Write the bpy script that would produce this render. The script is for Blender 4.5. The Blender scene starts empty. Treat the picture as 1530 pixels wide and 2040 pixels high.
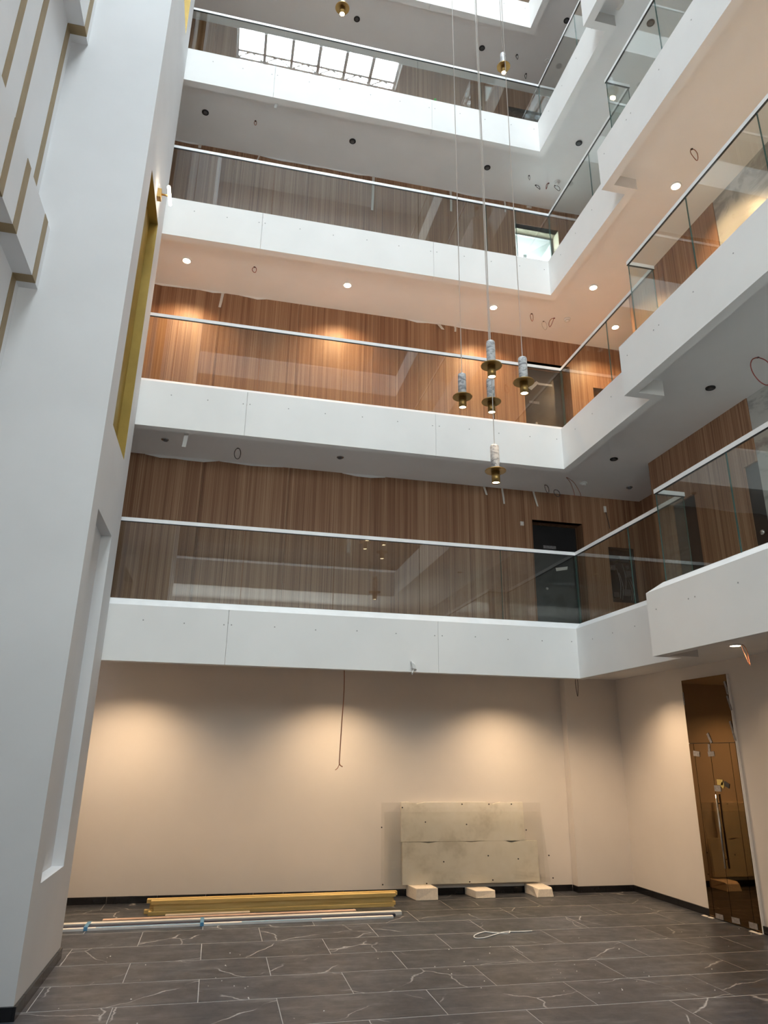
import bpy, math, random
from mathutils import Vector, Matrix

random.seed(7)
S = 1.9                      # metres per measured unit (one unit = the camera's height)
SC = bpy.context.scene
COL = SC.collection

# ------------------------------------------------------------------ camera
PITCH, YAW, ROLL, FPX = math.radians(19.02974), math.radians(12.54602), math.radians(0.78828), 1402.832
cam_data = bpy.data.cameras.new('camera')
cam = bpy.data.objects.new('camera', cam_data)
COL.objects.link(cam)
_f = Vector((math.sin(YAW), math.cos(YAW), 0)); _r = Vector((math.cos(YAW), -math.sin(YAW), 0)); _u = Vector((0, 0, 1))
_f2 = _f * math.cos(PITCH) + _u * math.sin(PITCH); _u2 = _u * math.cos(PITCH) - _f * math.sin(PITCH)
_r3 = _r * math.cos(ROLL) + _u2 * math.sin(ROLL); _u3 = _u2 * math.cos(ROLL) - _r * math.sin(ROLL)
cam.matrix_world = Matrix(((_r3.x, _u3.x, -_f2.x, 0), (_r3.y, _u3.y, -_f2.y, 0), (_r3.z, _u3.z, -_f2.z, S), (0, 0, 0, 1)))
cam_data.sensor_fit = 'HORIZONTAL'; cam_data.sensor_width = 36.0
cam_data.lens = 36.0 * FPX / 1530.0
cam_data.clip_start = 0.05; cam_data.clip_end = 200
SC.camera = cam

# ------------------------------------------------------------------ daylight, exposure
world = bpy.data.worlds.new('sky'); SC.world = world; world.use_nodes = True
bg = world.node_tree.nodes['Background']
bg.inputs[0].default_value = (0.87, 0.95, 1.0, 1); bg.inputs[1].default_value = 76.0
SC.view_settings.view_transform = 'Standard'; SC.view_settings.look = 'None'
SC.view_settings.exposure = 0.0; SC.view_settings.gamma = 1.0
SC.view_settings.use_curve_mapping = False
SC.cycles.max_bounces = 14; SC.cycles.diffuse_bounces = 8; SC.cycles.glossy_bounces = 6
SC.cycles.transparent_max_bounces = 24; SC.cycles.transmission_bounces = 6
SC.cycles.use_denoising = True; SC.cycles.sample_clamp_indirect = 6.0
SC.cycles.caustics_reflective = False; SC.cycles.caustics_refractive = False
SKY = (-0.55, 1.85, -0.10, 1.50)          # skylight opening x0 x1 y0 y1
ROOF = 10.65
WARM = (1.0, 0.69, 0.41)
E_UP, E_GROUND, E_PEND = 270.0, 350.0, 12.0
WARM_UP = (1.0, 0.64, 0.33)
pl = bpy.data.lights.new('skylight_portal', 'AREA'); pl.shape = 'RECTANGLE'
pl.size = (SKY[1] - SKY[0]) * S; pl.size_y = (SKY[3] - SKY[2]) * S; pl.cycles.is_portal = True
po = bpy.data.objects.new('skylight_portal', pl); COL.objects.link(po)
WIN = (-1.0, 2.0, 1.98, 2.95)            # added fill window behind the viewer, brightens the lower levels: x0 x1 z0 z1
pl2 = bpy.data.lights.new('fill_window_portal', 'AREA'); pl2.shape = 'RECTANGLE'
pl2.size = (WIN[1] - WIN[0]) * S; pl2.size_y = (WIN[3] - WIN[2]) * S; pl2.cycles.is_portal = True
po2 = bpy.data.objects.new('fill_window_portal', pl2); COL.objects.link(po2)
po2.location = ((WIN[0] + WIN[1]) / 2 * S, -1.62 * S, (WIN[2] + WIN[3]) / 2 * S); po2.rotation_euler = (math.radians(90), 0, 0)
po.location = ((SKY[0] + SKY[1]) / 2 * S, (SKY[2] + SKY[3]) / 2 * S, (ROOF + .30) * S)

# ------------------------------------------------------------------ materials
def nt(name):
    m = bpy.data.materials.new(name); m.use_nodes = True
    t = m.node_tree; b = t.nodes['Principled BSDF']
    return m, t, b
def N(t, typ, **kw):
    n = t.nodes.new(typ)
    for k, v in kw.items(): setattr(n, k, v)
    return n
def ramp(t, fac, stops):
    r = N(t, 'ShaderNodeValToRGB'); t.links.new(fac, r.inputs[0])
    e = r.color_ramp.elements
    while len(e) < len(stops): e.new(0.5)
    for i, (p, c) in enumerate(stops): e[i].position = p; e[i].color = (*c, 1)
    return r.outputs[0]
def coords(t, scale=(1, 1, 1), rnd=0.0):
    tc = N(t, 'ShaderNodeTexCoord'); mp = N(t, 'ShaderNodeMapping'); mp.inputs['Scale'].default_value = scale
    t.links.new(tc.outputs['Object'], mp.inputs[0])
    if rnd:
        oi = N(t, 'ShaderNodeObjectInfo'); mu = N(t, 'ShaderNodeMath', operation='MULTIPLY'); mu.inputs[1].default_value = rnd
        t.links.new(oi.outputs['Random'], mu.inputs[0]); t.links.new(mu.outputs[0], mp.inputs['Location'])
    return mp.outputs[0]
def noise(t, vec, scale, detail=4, rough=.55, dist=0):
    n = N(t, 'ShaderNodeTexNoise'); n.inputs['Scale'].default_value = scale; n.inputs['Detail'].default_value = detail
    n.inputs['Roughness'].default_value = rough; n.inputs['Distortion'].default_value = dist
    t.links.new(vec, n.inputs['Vector']); return n.outputs[0]
def mixc(t, fac, a, b, mode='MIX'):
    m = N(t, 'ShaderNodeMix', data_type='RGBA', blend_type=mode)
    for sock, v in ((m.inputs[0], fac), (m.inputs[6], a), (m.inputs[7], b)):
        if isinstance(v, (int, float)): sock.default_value = v
        elif isinstance(v, tuple): sock.default_value = (*v, 1)
        else: t.links.new(v, sock)
    return m.outputs[2]
def bump(t, b, h, strength, dist=.01):
    n = N(t, 'ShaderNodeBump'); n.inputs['Strength'].default_value = strength; n.inputs['Distance'].default_value = dist
    t.links.new(h, n.inputs['Height']); t.links.new(n.outputs[0], b.inputs['Normal'])

def plain(name, col, rough=.5, metal=0, var=.04, scale=6, spec=.5):
    m, t, b = nt(name)
    f = noise(t, coords(t), scale, 3)
    c = ramp(t, f, [(.3, tuple(x * (1 - var) for x in col)), (.7, tuple(min(1, x * (1 + var)) for x in col))])
    t.links.new(c, b.inputs['Base Color'])
    b.inputs['Roughness'].default_value = rough; b.inputs['Metallic'].default_value = metal
    b.inputs['Specular IOR Level'].default_value = spec
    return m
def plaster(name, col, b_str=.06):
    m, t, b = nt(name)
    v = coords(t)
    big = noise(t, v, 1.3, 3); fine = noise(t, v, 90, 2)
    c = ramp(t, big, [(.3, tuple(x * .965 for x in col)), (.72, tuple(min(1, x * 1.02) for x in col))])
    t.links.new(c, b.inputs['Base Color']); b.inputs['Roughness'].default_value = .75
    b.inputs['Specular IOR Level'].default_value = .25
    bump(t, b, fine, b_str, .002)
    return m
M = {}
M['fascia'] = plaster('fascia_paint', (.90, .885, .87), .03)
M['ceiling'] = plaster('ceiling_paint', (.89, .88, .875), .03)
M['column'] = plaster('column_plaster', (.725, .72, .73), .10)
M['wall'] = plaster('wall_paint', (.76, .72, .69), .05)
M['white'] = plain('white_plastic', (.80, .80, .79), .4)
M['rail'] = plain('white_rail', (.92, .915, .92), .3)
M['gasket'] = plain('dark_gasket', (.015, .017, .02), .5)
M['black'] = plain('black_metal', (.012, .012, .013), .4)
M['grey'] = plain('grey_lens', (.10, .10, .105), .3)
M['base'] = plain('black_skirting', (.012, .012, .014), .22, var=.3)
M['brass'] = plain('satin_brass', (.36, .23, .085), .42, 1.0, .06, 20)
M['gold'] = plain('brass_sheet', (.355, .24, .055), .45, .45, .10, 5)
M['strip'] = plain('brass_strip', (.30, .215, .115), .5, .3, .08, 6)
M['chrome'] = plain('chrome', (.62, .62, .62), .15, 1.0)
M['steel'] = plain('galvanised', (.45, .45, .45), .4, .8, .12, 30)
M['cable'] = plain('copper_cable', (.30, .12, .07), .45)
M['cable_red'] = plain('red_cable', (.28, .06, .05), .45)
M['cable_dark'] = plain('dark_cable', (.07, .06, .06), .5)
M['cord'] = plain('fabric_cord', (.86, .80, .75), .7)
M['tape'] = plain('masking_tape', (.72, .68, .63), .7)
M['clear_tape'] = plain('clear_tape', (.25, .24, .25), .25, var=.25, scale=40)
M['yellow'] = plain('yellow_sticker', (.60, .48, .16), .5)
M['grout'] = plain('grout', (.46, .455, .45), .8)
M['darkdoor'] = plain('dark_door', (.022, .022, .024), .28, 0, .2, 3)
M['bronze_door'] = plain('bronze_laminate', (.10, .085, .075), .3, .2, .2, 3)
M['back_shade'] = plain('fascia_back_shade', (.64, .62, .60), .9)  # shade put into the colour of the fascia's inner face
M['slab'] = plain('concrete', (.38, .37, .36), .9)
M['blue'] = plain('blue_film', (.10, .30, .52), .35)
M['navy'] = plain('navy_profile', (.03, .035, .07), .4)
M['plank'] = plain('pink_tan_plank', (.55, .40, .33), .7, var=.12, scale=9)
M['mesh'] = plain('mesh_bead', (.50, .45, .38), .6)
M['green'] = plain('green_plastic', (.05, .25, .04), .5)
M['red'] = plain('red_plastic', (.60, .05, .04), .5)
M['paper'] = plain('white_paper', (.70, .69, .66), .8)
M['roof'] = plaster('roof_paint', (.82, .81, .79))
M['room'] = plaster('room_paint', (.80, .82, .80))
M['jamb'] = None

def emis(name, col, s):
    m = bpy.data.materials.new(name); m.use_nodes = True; t = m.node_tree
    t.nodes.remove(t.nodes['Principled BSDF'])
    e = N(t, 'ShaderNodeEmission'); e.inputs[0].default_value = (*col, 1); e.inputs[1].default_value = s
    t.links.new(e.outputs[0], t.nodes['Material Output'].inputs[0]); return m
M['lit'] = emis('lit_lens', (1.0, .80, .52), 20)
M['lit_pendant'] = emis('lit_pendant_lens', (1.0, .78, .48), 14)
M['tube'] = emis('lit_tube', (1.0, .86, .66), 22)

def glass(name, tint, edge=False, boost=1.0, refl=(1, 1, 1), graze=.95):
    m = bpy.data.materials.new(name); m.use_nodes = True; t = m.node_tree
    t.nodes.remove(t.nodes['Principled BSDF'])
    g = N(t, 'ShaderNodeNewGeometry'); d = N(t, 'ShaderNodeVectorMath', operation='DOT_PRODUCT')
    t.links.new(g.outputs['Incoming'], d.inputs[0]); t.links.new(g.outputs['Normal'], d.inputs[1])
    a = N(t, 'ShaderNodeMath', operation='ABSOLUTE'); t.links.new(d.outputs['Value'], a.inputs[0])
    s = N(t, 'ShaderNodeMath', operation='SUBTRACT'); s.inputs[0].default_value = 1; t.links.new(a.outputs[0], s.inputs[1])
    p = N(t, 'ShaderNodeMath', operation='POWER'); t.links.new(s.outputs[0], p.inputs[0]); p.inputs[1].default_value = 5
    q = N(t, 'ShaderNodeMath', operation='MULTIPLY_ADD'); t.links.new(p.outputs[0], q.inputs[0])
    q.inputs[1].default_value = graze; q.inputs[2].default_value = .045 * boost
    tr = N(t, 'ShaderNodeBsdfTransparent'); tr.inputs[0].default_value = (*tint, 1)
    gl = N(t, 'ShaderNodeBsdfGlossy'); gl.inputs['Roughness'].default_value = 0.0; gl.inputs[0].default_value = (*refl, 1)
    mx = N(t, 'ShaderNodeMixShader')
    t.links.new(q.outputs[0], mx.inputs[0]); t.links.new(tr.outputs[0], mx.inputs[1]); t.links.new(gl.outputs[0], mx.inputs[2])
    t.links.new(mx.outputs[0], t.nodes['Material Output'].inputs[0]); return m
M['glass'] = glass('balustrade_glass', (.925, .95, .94), boost=1.25)
M['sheet'] = glass('sheet_glass', (.985, .986, .98), boost=.9, graze=.45)
M['pane'] = glass('skylight_glass', (.96, .98, .98))
M['fill_glass'] = glass('fill_window_glass', (.36, .355, .34))  # tint sets how much the added window behind the viewer fills
M['room_pane'] = glass('room_window_glass', (.93, .97, .96))
M['edge'] = plain('glass_edge', (.06, .13, .12), .15)

def bronze():
    m, t, b = nt('bronze_mirror')
    b.inputs['Base Color'].default_value = (.175, .105, .046, 1); b.inputs['Metallic'].default_value = 1
    b.inputs['Roughness'].default_value = .025; return m
M['bronze'] = bronze()

def wood(name, k=1.0, pale=False, spec=.35):
    m, t, b = nt(name)
    v = coords(t, (1, 1, 1), 0)
    def st(sx, sz, det, r=.6):
        mp = N(t, 'ShaderNodeMapping'); mp.inputs['Scale'].default_value = (sx, sx, sz)
        t.links.new(v, mp.inputs[0]); return noise(t, mp.outputs[0], 1.0, det, r)
    broad = st(2.2, .05, 2); mid = st(24, .12, 3, .6); fine = st(110, .35, 3, .65)
    if pale: cs = [(.28, (.42, .36, .26)), (.5, (.56, .50, .38)), (.72, (.66, .60, .47))]
    else: cs = [(.30, (.135 * k, .058 * k, .032 * k)), (.44, (.275 * k, .135 * k, .074 * k)), (.56, (.38 * k, .215 * k, .125 * k)), (.70, (.50 * k, .32 * k, .20 * k))]
    s1 = N(t, 'ShaderNodeMath', operation='MULTIPLY_ADD'); t.links.new(mid, s1.inputs[0]); s1.inputs[1].default_value = .62
    s2 = N(t, 'ShaderNodeMath', operation='MULTIPLY_ADD'); t.links.new(fine, s2.inputs[0]); s2.inputs[1].default_value = .66
    s3 = N(t, 'ShaderNodeMath', operation='MULTIPLY_ADD'); t.links.new(broad, s3.inputs[0]); s3.inputs[1].default_value = .16
    s3.inputs[2].default_value = -.22
    t.links.new(s3.outputs[0], s2.inputs[2]); t.links.new(s2.outputs[0], s1.inputs[2])
    t.links.new(ramp(t, s1.outputs[0], cs), b.inputs['Base Color'])
    b.inputs['Roughness'].default_value = .42; b.inputs['Specular IOR Level'].default_value = spec
    bump(t, b, fine, .08, .002); return m
M['wood'] = wood('zebrano_panel', .96); M['jamb'] = wood('pale_jamb', 1, True, .1); M['reveal'] = wood('wood_reveal', .62, False, .05)

def tile():
    m, t, b = nt('dark_marble_tile')
    v = coords(t, (1, 1, 1), 23.0)
    cl = noise(t, v, 1.1, 6, .6); sm = noise(t, v, 5.0, 5, .65)
    mp = N(t, 'ShaderNodeMapping'); mp.inputs['Scale'].default_value = (1.2, 7, 1); mp.inputs['Rotation'].default_value = (0, 0, .5)
    t.links.new(v, mp.inputs[0]); scuff = noise(t, mp.outputs[0], 1.4, 5, .7)
    c0 = ramp(t, cl, [(.3, (.024, .028, .036)), (.55, (.038, .043, .054)), (.75, (.060, .068, .082))])
    c1 = mixc(t, ramp(t, scuff, [(.52, (0, 0, 0)), (.78, (.55, .55, .55))]), c0, (.20, .205, .215))
    wv = N(t, 'ShaderNodeVectorMath', operation='ADD'); t.links.new(v, wv.inputs[0])
    dn = N(t, 'ShaderNodeTexNoise'); dn.inputs['Scale'].default_value = 3.0; dn.inputs['Detail'].default_value = 6
    t.links.new(v, dn.inputs['Vector'])
    sc = N(t, 'ShaderNodeVectorMath', operation='SCALE'); sc.inputs['Scale'].default_value = .22
    t.links.new(dn.outputs['Color'], sc.inputs[0]); t.links.new(sc.outputs[0], wv.inputs[1])
    vo = N(t, 'ShaderNodeTexVoronoi', feature='DISTANCE_TO_EDGE'); vo.inputs['Scale'].default_value = .85
    t.links.new(wv.outputs[0], vo.inputs['Vector'])
    line = ramp(t, vo.outputs['Distance'], [(0.0, (1, 1, 1)), (.0075, (0, 0, 0))])
    mask = ramp(t, noise(t, v, 1.6, 2), [(.48, (0, 0, 0)), (.56, (1, 1, 1))])
    lm = mixc(t, 1.0, line, mask, 'MULTIPLY')
    c2 = mixc(t, lm, c1, (.42, .41, .41))
    sp = noise(t, v, 60, 1); spk = ramp(t, sp, [(.80, (0, 0, 0)), (.83, (.8, .8, .8))])
    c3 = mixc(t, spk, c2, (.45, .44, .42))
    t.links.new(c3, b.inputs['Base Color'])
    r = ramp(t, sm, [(.3, (.30,) * 3), (.7, (.48,) * 3)]); t.links.new(r, b.inputs['Roughness'])
    b.inputs['Specular IOR Level'].default_value = .45
    return m
M['tile'] = tile()

def marble(name, base, vein, sc=9, rot=.7):
    m, t, b = nt(name)
    v = coords(t, (1, 1, 1), 9.0)
    mp = N(t, 'ShaderNodeMapping'); mp.inputs['Rotation'].default_value = (rot, .4, rot); mp.inputs['Scale'].default_value = (1, 1, 2.2)
    t.links.new(v, mp.inputs[0])
    n = noise(t, mp.outputs[0], sc, 7, .62, 1.6)
    c = ramp(t, n, [(.36, vein), (.47, tuple((x + y) / 2 for x, y in zip(base, vein))), (.52, base), (.75, tuple(min(1, x * 1.07) for x in base))])
    t.links.new(c, b.inputs['Base Color']); b.inputs['Roughness'].default_value = .35; return m
M['marble'] = marble('white_marble', (.56, .56, .57), (.19, .19, .21), 9)
M['marble_wall'] = marble('grey_marble_wall', (.50, .50, .48), (.27, .26, .26), 1.1)

def foam():
    m, t, b = nt('cream_foam')
    v = coords(t)
    a = noise(t, v, 3.0, 5, .65); c = noise(t, v, 45, 3)
    c0 = ramp(t, a, [(.30, (.66, .62, .54)), (.48, (.86, .82, .74)), (.7, (.92, .89, .83))])
    st = ramp(t, noise(t, v, 2.1, 6, .7), [(.66, (0, 0, 0)), (.76, (.55, .55, .55))])
    t.links.new(mixc(t, st, c0, (.20, .15, .09)), b.inputs['Base Color']); b.inputs['Roughness'].default_value = .9
    bump(t, b, c, .25, .004); return m
M['foam'] = foam()
M['block'] = plain('pale_foam_block', (.80, .74, .66), .9, var=.08, scale=40)
def timber():
    m, t, b = nt('yellow_timber')
    f = noise(t, coords(t, (.6, 18, 18)), 2.0, 4, .6)
    t.links.new(ramp(t, f, [(.3, (.50, .35, .11)), (.55, (.66, .49, .19)), (.75, (.76, .60, .28))]), b.inputs['Base Color'])
    b.inputs['Roughness'].default_value = .55; return m
M['timber'] = timber()

# ------------------------------------------------------------------ mesh helpers (measured units in, metres out)
class MB:
    def __init__(s): s.v = []; s.f = []; s.m = []; s.sm = []
    def add(s, vs, fs, mi=0, smooth=False):
        o = len(s.v); s.v += [tuple(p) for p in vs]
        for f in fs: s.f.append(tuple(i + o for i in f)); s.m.append(mi); s.sm.append(smooth)
        return s
    def box(s, x0, x1, y0, y1, z0, z1, mi=0):
        vs = [(x0, y0, z0), (x1, y0, z0), (x1, y1, z0), (x0, y1, z0), (x0, y0, z1), (x1, y0, z1), (x1, y1, z1), (x0, y1, z1)]
        return s.add(vs, [(0, 3, 2, 1), (4, 5, 6, 7), (0, 1, 5, 4), (1, 2, 6, 5), (2, 3, 7, 6), (3, 0, 4, 7)], mi)
    def slab8(s, lo, hi, mi=0):          # hexahedron from 4 lower and 4 upper corners (counter-clockwise from above)
        return s.add(list(lo) + list(hi), [(3, 2, 1, 0), (4, 5, 6, 7), (0, 1, 5, 4), (1, 2, 6, 5), (2, 3, 7, 6), (3, 0, 4, 7)], mi)
    def quad(s, a, b, c, d, mi=0): return s.add([a, b, c, d], [(0, 1, 2, 3)], mi)
    def lathe(s, prof, c, n=28, mi=0, smooth=True, axis='z'):
        vs = []
        for r, z in prof:
            for k in range(n):
                a = 2 * math.pi * k / n
                p = (r * math.cos(a), r * math.sin(a), z)
                if axis == 'y': p = (p[0], p[2], p[1])
                if axis == 'x': p = (p[2], p[0], p[1])
                vs.append((c[0] + p[0], c[1] + p[1], c[2] + p[2]))
        fs = [(i * n + k, i * n + (k + 1) % n, (i + 1) * n + (k + 1) % n, (i + 1) * n + k) for i in range(len(prof) - 1) for k in range(n)]
        if axis == 'y': fs = [f[::-1] for f in fs]
        fs.append(tuple(reversed(range(n))) if axis != 'y' else tuple(range(n)))
        L = (len(prof) - 1) * n
        top = tuple(range(L, L + n)); fs.append(top if axis != 'y' else top[::-1])
        return s.add(vs, fs, mi, smooth)
    def tube(s, pts, r, n=7, mi=0, sub=5):
        P = [Vector(p) for p in pts]
        if sub > 1 and len(P) > 2:
            Q = []
            for i in range(len(P) - 1):
                a, b, c, d = P[max(i - 1, 0)], P[i], P[i + 1], P[min(i + 2, len(P) - 1)]
                for k in range(sub):
                    u = k / sub
                    Q.append(.5 * ((2 * b) + (c - a) * u + (2 * a - 5 * b + 4 * c - d) * u * u + (3 * b - a - 3 * c + d) * u ** 3))
            P = Q + [P[-1]]
        vs = []; up = Vector((.31, .17, .93))
        for i, p in enumerate(P):
            d = (P[min(i + 1, len(P) - 1)] - P[max(i - 1, 0)]).normalized()
            e = d.cross(up)
            if e.length < 1e-4: e = d.cross(Vector((1, 0, 0)))
            e.normalize(); g = d.cross(e)
            for k in range(n):
                a = 2 * math.pi * k / n; vs.append(tuple(p + (e * math.cos(a) + g * math.sin(a)) * r))
        fs = [(i * n + k, (i + 1) * n + k, (i + 1) * n + (k + 1) % n, i * n + (k + 1) % n) for i in range(len(P) - 1) for k in range(n)]
        fs += [tuple(range(n)), tuple(range(len(vs) - 1, len(vs) - n - 1, -1))]
        return s.add(vs, fs, mi, True)
    def sweep(s, p0, p1, prof, m0=0, m1=0, mi=0):   # profile (left offset, z) along p0->p1 with mitred ends
        t = Vector((p1[0] - p0[0], p1[1] - p0[1])).normalized(); nl = Vector((-t.y, t.x)); k = len(prof); vs = []
        for p, m in ((p0, -m0), (p1, m1)):
            for d, z in prof:
                q = Vector(p) + nl * d + t * d * m; vs.append((q.x, q.y, z))
        fs = [(i, i + k, (i + 1) % k + k, (i + 1) % k) for i in range(k)] + [tuple(reversed(range(k))), tuple(range(k, 2 * k))]
        return s.add(vs, fs, mi)

def make(name, mb, mats, parent=None, bevel=0.0):
    me = bpy.data.meshes.new(name)
    me.from_pydata([(x * S, y * S, z * S) for x, y, z in mb.v], [], mb.f)
    for m in (mats if isinstance(mats, (list, tuple)) else [mats]): me.materials.append(M[m] if isinstance(m, str) else m)
    me.polygons.foreach_set('material_index', mb.m); me.polygons.foreach_set('use_smooth', mb.sm)
    me.update()
    import bmesh
    bm = bmesh.new(); bm.from_mesh(me); bmesh.ops.recalc_face_normals(bm, faces=bm.faces); bm.to_mesh(me); bm.free()
    o = bpy.data.objects.new(name, me); COL.objects.link(o)
    if parent is not None: adopt(o, parent)
    if bevel:
        b = o.modifiers.new('bevel', 'BEVEL'); b.width = bevel * S; b.segments = 3; b.limit_method = 'ANGLE'
    return o
def adopt(o, parent):
    o.parent = parent; o.matrix_parent_inverse = world_of(parent).inverted()
def world_of(o):
    m = Matrix.Translation(o.location) @ o.rotation_euler.to_matrix().to_4x4()
    return (world_of(o.parent) @ o.matrix_parent_inverse @ m) if o.parent else m
def empty(name, loc, label=None, cat=None, group=None, kind=None):
    o = bpy.data.objects.new(name, None); COL.objects.link(o); o.empty_display_size = .1
    o.location = tuple(c * S for c in loc); return tag(o, label, cat, group, kind)
def tag(o, label=None, cat=None, group=None, kind=None):
    if label: o['label'] = label
    if cat: o['category'] = cat
    if group: o['group'] = group
    if kind: o['kind'] = kind
    return o
def struct(name, mb, mats, label=None, cat=None, bevel=0):
    return tag(make(name, mb, mats, None, bevel), label, cat, None, 'structure')
def copy_tree(o, parent=None):
    c = o.copy(); COL.objects.link(c)
    if parent is not None: c.parent = parent
    for ch in list(o.children): copy_tree(ch, c)
    return c
def spot(name, loc, power, size, blend, parent, rad=.02, col=WARM, tilt=(0, 0, 0)):
    l = bpy.data.lights.new(name, 'SPOT'); l.energy = power; l.spot_size = math.radians(size); l.spot_blend = blend
    l.shadow_soft_size = rad * S; l.color = col
    o = bpy.data.objects.new(name, l); COL.objects.link(o); o.location = tuple(c * S for c in loc); o.rotation_euler = tilt
    adopt(o, parent); return o

ORD = ['first', 'second', 'third', 'fourth', 'fifth', 'sixth', 'seventh', 'eighth', 'ninth', 'tenth']
# ------------------------------------------------------------------ measured planes
XF, XN, YB, YJ = 2.3413, 2.1716, 4.4113, 3.2964
XR, XM, YR, YK = 2.4124, 2.2366, 4.4771, 3.2052
YO = -0.12                                       # opposite gallery edge, just behind the camera
BOT = [1.5003, 3.0155, 4.5391, 6.0334, 7.5408]
TOP = [1.8332, 3.3434, 4.8684, 6.3688, 7.8760]
RAIL = [2.3868, 3.8978, 5.4110, 6.8997, 8.4120]
CEIL = [1.645, 3.115, 4.625, 6.140, 7.650]       # ceiling below gallery k
YG, YU = 5.7787, 5.143                           # back wall: ground floor / upper floors
XW, XBLK, XIN = 3.356, 3.018, 3.42               # right wall ground / upper wood block / upper inner corner
XL, XC, YC0, YC1 = -1.217, -0.6855, 3.48, 4.385  # left wall, column face, column front and back
LV = ['first', 'second', 'third', 'fourth', 'top']

# ------------------------------------------------------------------ floor
flo = struct('floor', MB().box(-1.45, 3.7, -1.45, 5.95, -.12, -.0007), 'grout', 'dark grey marble tile floor with pale grout joints', 'floor')
TX, TY, G, GY = .671, .3315, .0017, .0032
def clip_tile(x0, x1, y0, y1):
    return max(x0, -1.43), min(x1, 3.6), max(y0, -1.4), min(y1, 5.9)
tile_mesh = None
for i in range(-4, 19):
    y1 = 4.570 - TY * i; y0 = y1 - TY
    off = .018 if i % 2 == 0 else .349
    for k in range(-3, 6):
        x0 = off + TX * k; a = clip_tile(x0, x0 + TX, y0, y1)
        if a[1] - a[0] < .03 or a[3] - a[2] < .03: continue
        full = abs(a[1] - a[0] - TX) < 1e-6 and abs(a[3] - a[2] - TY) < 1e-6
        if full and tile_mesh is not None:
            o = bpy.data.objects.new('tile', tile_mesh); COL.objects.link(o)
        elif full:
            o = make('tile', MB().box(-TX / 2 + G, TX / 2 - G, -TY / 2 + GY, TY / 2 - GY, -.02, 0), 'tile'); tile_mesh = o.data
        else:
            cx, cy = (x0 + x0 + TX) / 2, (y0 + y1) / 2
            o = make('tile', MB().box(a[0] - cx + G, a[1] - cx - G, a[2] - cy + GY, a[3] - cy - GY, -.02, 0), 'tile')
        o.location = ((x0 + TX / 2) * S, (y0 + TY / 2) * S, 0); o.parent = flo

# ------------------------------------------------------------------ ground floor walls
struct('wall_back', MB().box(-1.45, 2.872, YG, YG + .12, 0, CEIL[0]).box(2.872, 3.40, 5.69, YG + .12, 0, CEIL[0]), 'wall',
       'pale plaster back wall of the ground floor washed by warm light', 'wall')
struct('wall_right', MB().box(XW, XW + .12, -1.45, 5.80, 0, CEIL[0]), 'wall', 'pale plaster right wall of the ground floor holding the bronze door', 'wall')
wx0, wx1, wz0, wz1 = WIN
wo = MB().box(-1.6, wx0, -1.55, -1.43, 0, ROOF + .1).box(wx1, 3.7, -1.55, -1.43, 0, ROOF + .1).box(wx0, wx1, -1.55, -1.43, 0, wz0).box(wx0, wx1, -1.55, -1.43, wz1, ROOF + .1)
w3 = tag(empty('fill_window', ((wx0 + wx1) / 2, -1.5, wz0), 'added tinted fill window behind the viewer, lighting the lower levels', 'window', None, 'structure'))
for i in range(3): make('pane', MB().box(wx0 + i * (wx1 - wx0) / 3 + .01, wx0 + (i + 1) * (wx1 - wx0) / 3 - .01, -1.50, -1.495, wz0, wz1), 'fill_glass', w3)
make('mullion', MB().box(wx0 + (wx1 - wx0) / 3 - .012, wx0 + (wx1 - wx0) / 3 + .012, -1.53, -1.46, wz0, wz1).box(wx0 + 2 * (wx1 - wx0) / 3 - .012, wx0 + 2 * (wx1 - wx0) / 3 + .012, -1.53, -1.46, wz0, wz1), 'rail', w3)
struct('wall_opposite', wo, 'column', 'plain white wall behind the viewer closing the atrium', 'wall')
struct('wall_left', MB().box(-1.57, -1.45, 4.2, 5.95, 0, CEIL[0] + .2), 'wall', 'plaster end wall of the ground floor behind the white column', 'wall')
struct('wall_left', MB().box(-1.75, -1.60, -1.75, 6.1, -.12, ROOF + .25), 'slab', 'outer shell wall far left behind the panels', 'wall')
# skirting tiles
def skirting(name, label, pieces, h=.045):
    e = empty(name, (pieces[0][0], pieces[0][2], 0), label, 'skirting', None, 'structure')
    for p in pieces: make('skirting_tile', MB().box(*p, 0, h), 'base', e, .0012)
xs = [-1.40, -.98, -.646, -.31, .022, .355, .57, .792, 1.018, 1.35, 1.69, 2.02, 2.36, 2.70, 2.86]
skirting('baseboard_back', 'black tile skirting along the back wall',
         [(a + .0008, b - .0008, YG - .012, YG, ) for a, b in zip(xs[:-1], xs[1:])] + [(2.860, 2.872, 5.690, YG - .012)] +
         [(2.860, 3.10, 5.678, 5.69), (3.102, 3.343, 5.678, 5.69)])
ys = [5.69, 5.42, 5.09, 4.748]
skirting('baseboard_right', 'black tile skirting along the right wall either side of the bronze door',
         [(XW - .012, XW, b + .0008, a - .0008) for a, b in zip(ys[:-1], ys[1:])] + [(XW - .012, XW, b, a) for a, b in ((4.248, 3.95), (3.948, 3.6), (3.598, 3.2))])
skirting('baseboard_left', 'black tile skirting around the foot of the white column',
         [(XC, XC + .012, a + .0008, b - .0008) for a, b in ((3.468, 3.62), (3.62, 3.95), (3.95, 4.28), (4.28, YC1))] +
         [(a, b, YC0 - .012, YC0) for a, b in ((-1.217, -1.01), (-1.008, XC))], .05)

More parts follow.
